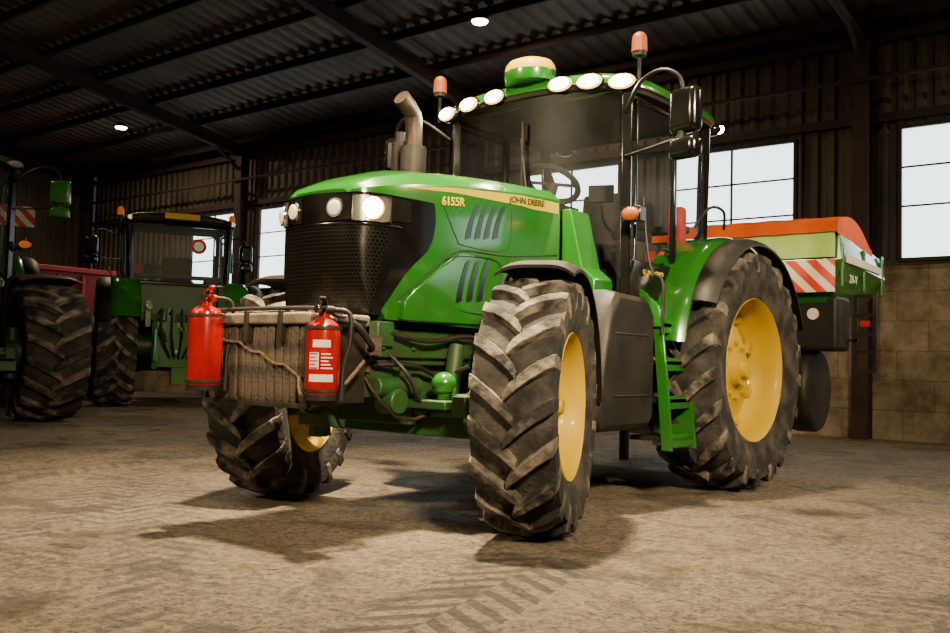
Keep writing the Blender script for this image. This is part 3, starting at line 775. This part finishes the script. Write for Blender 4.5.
# ------------------------------------------------------------ fire extinguishers
def extinguisher(loc,h,label,rz,r=.08,big=True):
    E=empty("fire_extinguisher",label,"fire extinguisher",loc,"red extinguishers on the front weights")
    E.rotation_euler=(0,0,rz)
    g=G(); g.rev([(0,.001),(0,r*.85),(.012,r*.97),(.03,r),(h-.06,r),(h-.025,r*.9),(h-.005,r*.6),(h+.005,.03),(h+.03,.028),(h+.03,.001)],(0,0,0),32,axis='Z')
    g.obj("cylinder_body",M_red,E,label="glossy red steel cylinder")
    g=G(); g.rev([(0,r*.9),(-.0,r*1.02),(.03,r*1.03),(.03,r*.98)],(0,0,0),32,axis='Z'); g.obj("base_ring",M_black,E)
    g=G(); g.cyl((0,0,h+.02),(0,0,h+.07),.02,n=12); g.box((.0,-.03,h+.085),(.03,.14,.012),Matrix.Rotation(rad(-14),3,'X')); g.box((0,-.03,h+.055),(.024,.12,.012)); g.cyl((.0,0,h+.05),(.05,0,h+.05),.018,n=12)
    g.obj("valve_handle",M_red if not big else M_black,E,bevel=.003,label="squeeze handle")
    g=G(); g.cyl((-.02,-.02,h+.05),(-.035,-.035,h+.05),.02,n=14); g.obj("pressure_gauge",M_chrome,E)
    k=r/.08
    g=G(); g.tube([(.05,0,h+.05),(.12*k,.0,h+.03),(.125*k,-.01,h-.1),(.10*k,-.02,h*.45),(.095*k,-.03,.08)],.012,8); g.cyl((.095*k,-.03,.08),(.092*k,-.03,.0),.017,.021,12); g.obj("discharge_hose",M_black,E,ang=60)
    def lb(u,v,a0=-145,a1=-35,z0=.10,z1=h-.09,o=.0015):
        a=rad(a0+(a1-a0)*u); return ((r+o)*math.cos(a),(r+o)*math.sin(a),z0+(z1-z0)*v)
    if big:
        for (za,zb_2,mm,a0,a1) in ((h-.135,h-.100,M_white,-120,-60),(.15,h-.16,M_white,-132,-98),(.09,.125,M_white,-132,-48)):
            g=G(); g.surf(lambda u,v: lb(u,v,a0,a1,za,zb_2,.0015),12,1); g.obj("printed_panel",mm,E,label="white printed panel")
        z=.152; k=0
        while z+.008<h-.16:
            g=G(); g.surf(lambda u,v: lb(u,v,-90,-50-(k%3)*8,z,z+.006,.0015),8,1); g.obj("label_print",M_white,E)
            g=G(); g.surf(lambda u,v: lb(u,v,-129,-101-(k%2)*6,z,z+.007,.003),8,1); g.obj("label_print",M_wornred,E)
            z+=.017; k+=1
    for z in (.04,h*.88):
        g=G()
        g.rev([(z,r+.002),(z,r+.006),(z+.014,r+.006),(z+.014,r+.002)],(0,0,0),32,axis='Z')
        g.obj("mounting_bracket",M_dark,E)
    return E
extinguisher((.525,-1.115,.725),.39,"red fire extinguisher with white label strapped beside the front weights",rad(42),.083)
extinguisher((-.275,-1.22,.745),.44,"taller plain red fire extinguisher strapped in front of the weights",rad(72),.090,False)

# ------------------------------------------------------------ fertiliser spreader
S=empty("fertilizer_spreader","wide green and white fertilizer spreader with an orange tarpaulin cover","spreader",(0,3.9,0))
def ob(g,*a,**k):
    g.v=[Vector((v[0],v[1]-3.9,v[2])) for v in g.v]; return g.obj(*a,**k)
g=G()
def rr(hx,y0,y1,z,zr=None): 
    zr=z if zr is None else zr
    return [(-hx,y0,z),(hx,y0,z),(hx,y1,zr),(-hx,y1,zr)]
g.loft([rr(1.38,3.95,5.15,2.16,2.0),rr(1.42,3.93,5.2,1.88,1.8),rr(1.34,3.95,5.12,1.60,1.64),rr(.9,4.2,4.95,1.2),rr(.5,4.3,4.8,.95)])
for (y0,y1) in ((3.94,3.98),(4.55,4.59),(5.1,5.16)): g.bb((1.39,y0,1.64),(1.42,y1,2.02)); g.bb((-1.42,y0,1.64),(-1.39,y1,2.02))
ob(g,"hopper",M_green,S,bevel=.010,label="faceted green steel hopper",smooth=False)
g=G(); g.bb((-1.36,3.895,1.90),(1.36,3.918,2.14)); ob(g,"hopper_band",M_pale,S,label="pale green and white front band")
for sd in (1,-1):
    g=G(); g.prism([(4.0,1.86),(5.05,1.84),(5.05,1.90),(4.0,1.93)],sd*1.422,sd*1.430); ob(g,"side_band",M_white,S,label="white band along the hopper side")
g=G()
def tp(u,v):
    x=-1.39+2.78*u; y=3.88+1.0*v; return (x,y,2.17+.02*(1-v)+.13*math.sin(min(1,v*1.1+.02)*pi)**.8*(1-.15*abs(2*u-1)**3)-.12*v*v+.003*math.sin(u*60))
g.surf(tp,40,14)
g.surf(lambda u,w: (tp(u,0)[0],tp(u,0)[1]-.008,tp(u,0)[2]-.09*w),40,1)
g.surf(lambda u,w: (tp(u,1)[0],tp(u,1)[1]+.008,tp(u,1)[2]-.06*w),40,1)
for u0 in (0,1): g.surf(lambda w,v: (tp(u0,v)[0],tp(u0,v)[1],tp(u0,v)[2]+(2.10-.1*v-tp(u0,v)[2])*w),1,14)
ob(g,"tarpaulin_cover",M_tarp,S,label="taut orange tarpaulin cover",ang=60)
for sd in (1,-1):
    g=G(); g.bb((sd*.86,3.87,1.60),(sd*1.37,3.89,1.88)); o=ob(g,"hazard_board",M_chev,S,label="red and white striped hazard board")
    g=G(); g.bb((sd*.95,4.0,1.10),(sd*1.36,4.35,1.58)); g.bb((sd*.6,4.1,1.0),(sd*1.0,4.3,1.1)); ob(g,"lamp_box",M_black,S,bevel=.04,label="black plastic lamp housing",segs=4)
    g=G()
    arc=[(4.28+.34*math.cos(rad(a)),.76+.38*math.sin(rad(a))) for a in range(0,360,15)]
    g.prism(arc,sd*.88,sd*1.12)
    ob(g,"disc_guard",M_black,S,bevel=.05,label="rounded black rubber spreading disc guard",segs=4)
    g=G(); g.cyl((sd*1.15,4.0,1.42),(sd*1.15,3.985,1.42),.05,n=16); ob(g,"white_reflector",M_white,S)
    g=G()
    g.bar((sd*1.42,4.3,.92),(sd*1.42,4.3,1.60),.03); g.bar((sd*1.58,4.3,.92),(sd*1.58,4.3,1.60),.03)
    for z in (.93,1.10,1.26,1.42,1.59): g.bar((sd*1.42,4.3,z),(sd*1.58,4.3,z),.028)
    g.bar((sd*1.30,4.3,1.2),(sd*1.44,4.3,1.2),.03)
    o=ob(g,"step_ladder",M_black,S,label="small black step ladder")
    g=G(); g.bb((sd*1.46,4.27,1.32),(sd*1.54,4.29,1.37)); ob(g,"rear_lamp",M_redlens,S,label="small red lamp")
text("side_lettering","ZA-V",.10,leftM(1.398,4.3-3.9,1.73),M_white,S)
g=G(); g.bar((-.9,3.78,.6),(.9,3.78,.6),.1); g.bar((-.45,3.8,.6),(-.45,4.1,1.5),.1); g.bar((.45,3.8,.6),(.45,4.1,1.5),.1); g.cyl((-.55,4.55,.75),(-.55,4.55,.8),.36,n=24); g.cyl((.55,4.55,.75),(.55,4.55,.8),.36,n=24); g.bb((-1.0,4.2,.8),(1.0,4.5,.95))
g.bar((.75,4.1,0.0),(.75,4.1,1.1),.07); g.bar((-.75,4.1,0.0),(-.75,4.1,1.1),.07)
ob(g,"headstock_frame",M_dark,S)

# ------------------------------------------------------------ red trailer
R=empty("grain_trailer","worn red steel grain trailer parked by the end wall","trailer",(-18.0,6.5,0))
g=G(); g.loft([[(-1.2,-1.2,1.1),(1.2,-1.2,1.1),(1.2,1.2,1.1),(-1.2,1.2,1.1)],[(-1.4,-1.3,2.8),(1.4,-1.3,2.8),(1.4,1.3,2.8),(-1.4,1.3,2.8)]])
for i in range(5): g.bb((1.3,-1.2+.58*i,1.1),(1.46,-1.12+.58*i,2.7)); 
g.bb((-1.48,-1.38,2.75),(1.48,1.38,2.87)); g.obj("trailer_body",M_wornred,R,bevel=.02)
g=G(); g.bb((-1.2,-.5,.8),(1.2,-.4,1.1)); g.bb((-1.2,.4,.8),(1.2,.5,1.1)); g.bar((-1.2,0,.9),(-1.9,0,.6),.12); g.obj("trailer_chassis",M_dark,R)
for y in (-1.0,1.0):
    g=G(); g.M=Matrix.Rotation(pi/2,4,'Z'); g.rev([(-.2,.25),(-.22,.4),(-.18,.52),(0,.55),(.18,.52),(.22,.4),(.2,.25)],(y,0,.55),32); g.cyl((y-.1,0,.55),(y+.1,0,.55),.26,n=20); g.obj("trailer_wheel",M_rub,R)

# ------------------------------------------------------------ building
X0,X1,Y0,Y1=-20.85,13.9,-14.4,9.6
EZ=5.9; SL=math.tan(rad(10)); RY=-2.4; RZ=EZ+SL*(Y1-RY)
def cz(y): return RZ-SL*abs(y-RY)
def structure(o): o["kind"]="structure"; return o
g=G(); g.bb((X0-.3,Y0-.3,-.2),(X1+.3,Y1+.3,0)); structure(g.obj("floor",M_floor,smooth=False))
def corr(a,b,pitch):
    xs=[];t=a;i=0
    while t<b:
        for dt,d in ((0,0),(.35,0),(.5,1),(.85,1)):
            q=t+dt*pitch
            if q<b: xs.append((q,d))
        t+=pitch
    xs.append((b,0)); return xs
def wallx(name,y,s):
    g=G()
    g.bb((X0,y,0),(X1,y+s*.25,2.45),0); g.bb((X0,y-s*.10,0),(X1,y,.80),0)
    xs=corr(X0,X1,.24); vs=[];
    for q,d in xs:
        yy=y+s*.10-s*.045*d
        vs+= [(q,yy,2.45),(q,yy,EZ+.25)]
    g.add(vs,[(2*i,2*i+2,2*i+3,2*i+1) for i in range(len(xs)-1)],1)
    g.bb((X0,y-s*.03,2.42),(X1,y+s*.2,2.48),1)
    return structure(g.obj(name,[M_block,M_clad],smooth=False,weld=False))
wallx("wall_back",Y1,1); wallx("wall_front",Y0,-1)
def wally(name,x,s):
    g=G()
    g.bb((x,Y0,0),(x+s*.25,Y1,2.45),0)
    xs=corr(Y0,Y1,.24); vs=[]
    for q,d in xs:
        xx=x+s*.10-s*.045*d; vs+=[(xx,q,2.45),(xx,q,cz(q)+.05)]
    g.add(vs,[(2*i,2*i+2,2*i+3,2*i+1) for i in range(len(xs)-1)],1)
    return structure(g.obj(name,[M_block,M_clad],smooth=False,weld=False))
wally("wall_left",X0,-1); wally("wall_right",X1,1)
g=G(); xs=corr(X0-.2,X1+.2,.30); vs=[]
for q,d in xs:
    for y in (Y0-.3,RY,Y1+.3): vs.append((q,y,cz(y)+.03+.05*d))
g.add(vs,[(3*i+k,3*i+k+1,3*i+k+4,3*i+k+3) for i in range(len(xs)-1) for k in (0,1)])
structure(g.obj("ceiling",M_roofsheet,smooth=False))
tn=[0]
def trim(g,m=M_girder):
    tn[0]+=1; return structure(g.obj("trim_%d"%tn[0],m,smooth=False))
cols=[0.0,-6.95,-13.9,6.95]
for x in cols+[X0+.15]:
    g=G()
    g.bb((x-.11,Y1-.34,0),(x+.11,Y1-.32,EZ)); g.bb((x-.11,Y1-.13,0),(x+.11,Y1-.11,EZ)); g.bb((x-.01,Y1-.33,0),(x+.01,Y1-.12,EZ)); trim(g)
    for y0,y1 in ((Y1-.1,RY),(Y0+.1,RY)):
        g=G(); th=.26
        for (o,h,w) in ((-.02,.02,.07),(-th,.02,.07),(-th/2-.01,th,.008)):
            zz=(cz(y0)+o,cz(y1)+o)
            vs=[(x+sx*w,yy,z+dz*h/2-.12) for yy,z in ((y0,zz[0]),(y1,zz[1])) for sx,dz in ((-1,-1),(1,-1),(1,1),(-1,1))]
            g.add(vs,[(0,1,2,3),(4,7,6,5),(0,4,5,1),(1,5,6,2),(2,6,7,3),(3,7,4,0)])
        trim(g)
    g=G(); g.bar((x,Y1-.25,EZ-.7),(x,Y1-1.1,cz(Y1-1.1)-.3),.06); trim(g)
y=Y1-.35
while y>-8:
    g=G(); z=cz(y)-.07; g.bb((X0,y-.025,z-.07),(X1,y+.025,z+.08)); trim(g); y-=1.15
for z in (4.45,5.6):
    g=G(); g.bb((X0,Y1-.06,z),(X1,Y1+.04,z+.12)); trim(g)
g=G(); g.cyl((X0,Y1-.38,5.0),(X1,Y1-.38,5.0),.035,n=8); trim(g)
# windows
wn=0
for (a,b) in ((.46,2.7),(-3.0,-1.03),(-5.9,-4.0),(-9.6,-7.4),(-13.4,-11.6),(-16.0,-14.25),(3.4,5.6),(8,10.2)):
    wn+=1; g=G(); z0,z1=2.5,4.32; y=Y1-.02
    g.bb((a,y,z0),(b,y+.03,z1),1)
    f=.04
    for (p,q) in (((a-f,z0-f),(b+f,z0+.01)),((a-f,z1-.01),(b+f,z1+f)),((a-f,z0),(a+.01,z1)),((b-.01,z0),(b+f,z1))):
        g.bb((p[0],y-.06,p[1]),(q[0],y+.04,q[1]))
    nm=2 if b-a<2.3 else 3
    for i in range(1,nm): xx=a+(b-a)*i/nm; g.bb((xx-.014,y-.03,z0),(xx+.014,y+.02,z1))
    for q in (.4,.7): zz=z0+(z1-z0)*q; g.bb((a,y-.03,zz-.012),(b,y+.02,zz+.012))
    structure(g.obj("window_%d"%wn,[M_girder,M_pane],smooth=False))

# ------------------------------------------------------------ lamps and added fill lights
def area(loc,size,power,col,target=None,spread=pi):
    l=bpy.data.lights.new("lamp_or_fill_light",'AREA'); l.shape='DISK'; l.size=size; l.energy=power; l.color=col; l.spread=spread
    o=bpy.data.objects.new("lamp_or_fill_light",l); C.objects.link(o); o.location=loc
    if target is not None: o.rotation_euler=(Vector(target)-Vector(loc)).to_track_quat('-Z','Y').to_euler()
    return o
M_bulb=emis("ceiling_lamp_glow",(1,.9,.7),25)
WARM=(1,.77,.47)
for (x,y,p) in ((-15.8,7.4,110),(-5.0,6.95,110),(-15.8,-1.5,100),(-10.4,-1.5,330),(5.4,6.95,240),(5.4,-1.5,25)):  # strongest lamp is an unseen one added to brighten the background tractors
    z=cz(y)-.18
    E=empty("ceiling_lamp","round ceiling lamp glowing warm white under the roof","ceiling lamp",(x,y,z),"ceiling lamps")
    g=G(); g.cyl((0,0,0),(0,0,.1),.15,.08,24); g.obj("lamp_housing",M_dark,E)
    g=G(); g.cyl((0,0,-.03),(0,0,0),.11,.13,24); g.obj("lamp_diffuser",M_bulb,E)
    area((x,y,z-.06),.3,p,WARM)
area((.1,-.2,7.2),.45,850,WARM,None,rad(72))
area((6.6,-4.9,4.8),.9,220,WARM,(.7,.8,1.7),rad(50))  # fill light added near the camera for the tractor front, no fixture
area((-3.5,-8.0,5.5),1.2,115,WARM,(0,0,1.5),rad(58))  # second added fill, from the left, with no fixture behind it
area((6.5,4.5,5.6),.9,130,WARM,(1.5,2.5,.8),rad(100))  # side fill added toward the rear wheel, not a hall lamp

w=bpy.data.worlds.new("World"); bpy.context.scene.world=w; w.use_nodes=True
wt=w.node_tree
wt.nodes["Background"].inputs[0].default_value=(.55,.7,.9,1); wt.nodes["Background"].inputs[1].default_value=.05

# ------------------------------------------------------------ camera
cam=bpy.data.cameras.new("camera"); co=bpy.data.objects.new("camera",cam); C.objects.link(co)
cam.sensor_width=36; cam.lens=945/950*36; cam.clip_end=200
fw=Vector((-.6225,.7826,0)).normalized(); rt=Vector((.7826,.6225,0)).normalized(); pt=rad(2.8); ro=rad(1.4)
F=fw*math.cos(pt)+Vector((0,0,1))*math.sin(pt); U=rt.cross(F)
r2=rt*math.cos(ro)+U*math.sin(ro); u2=U*math.cos(ro)-rt*math.sin(ro)
M=Matrix((( r2.x,u2.x,-F.x,3.956),(r2.y,u2.y,-F.y,-4.251),(r2.z,u2.z,-F.z,.924),(0,0,0,1)))
co.matrix_world=M
bpy.context.scene.camera=co
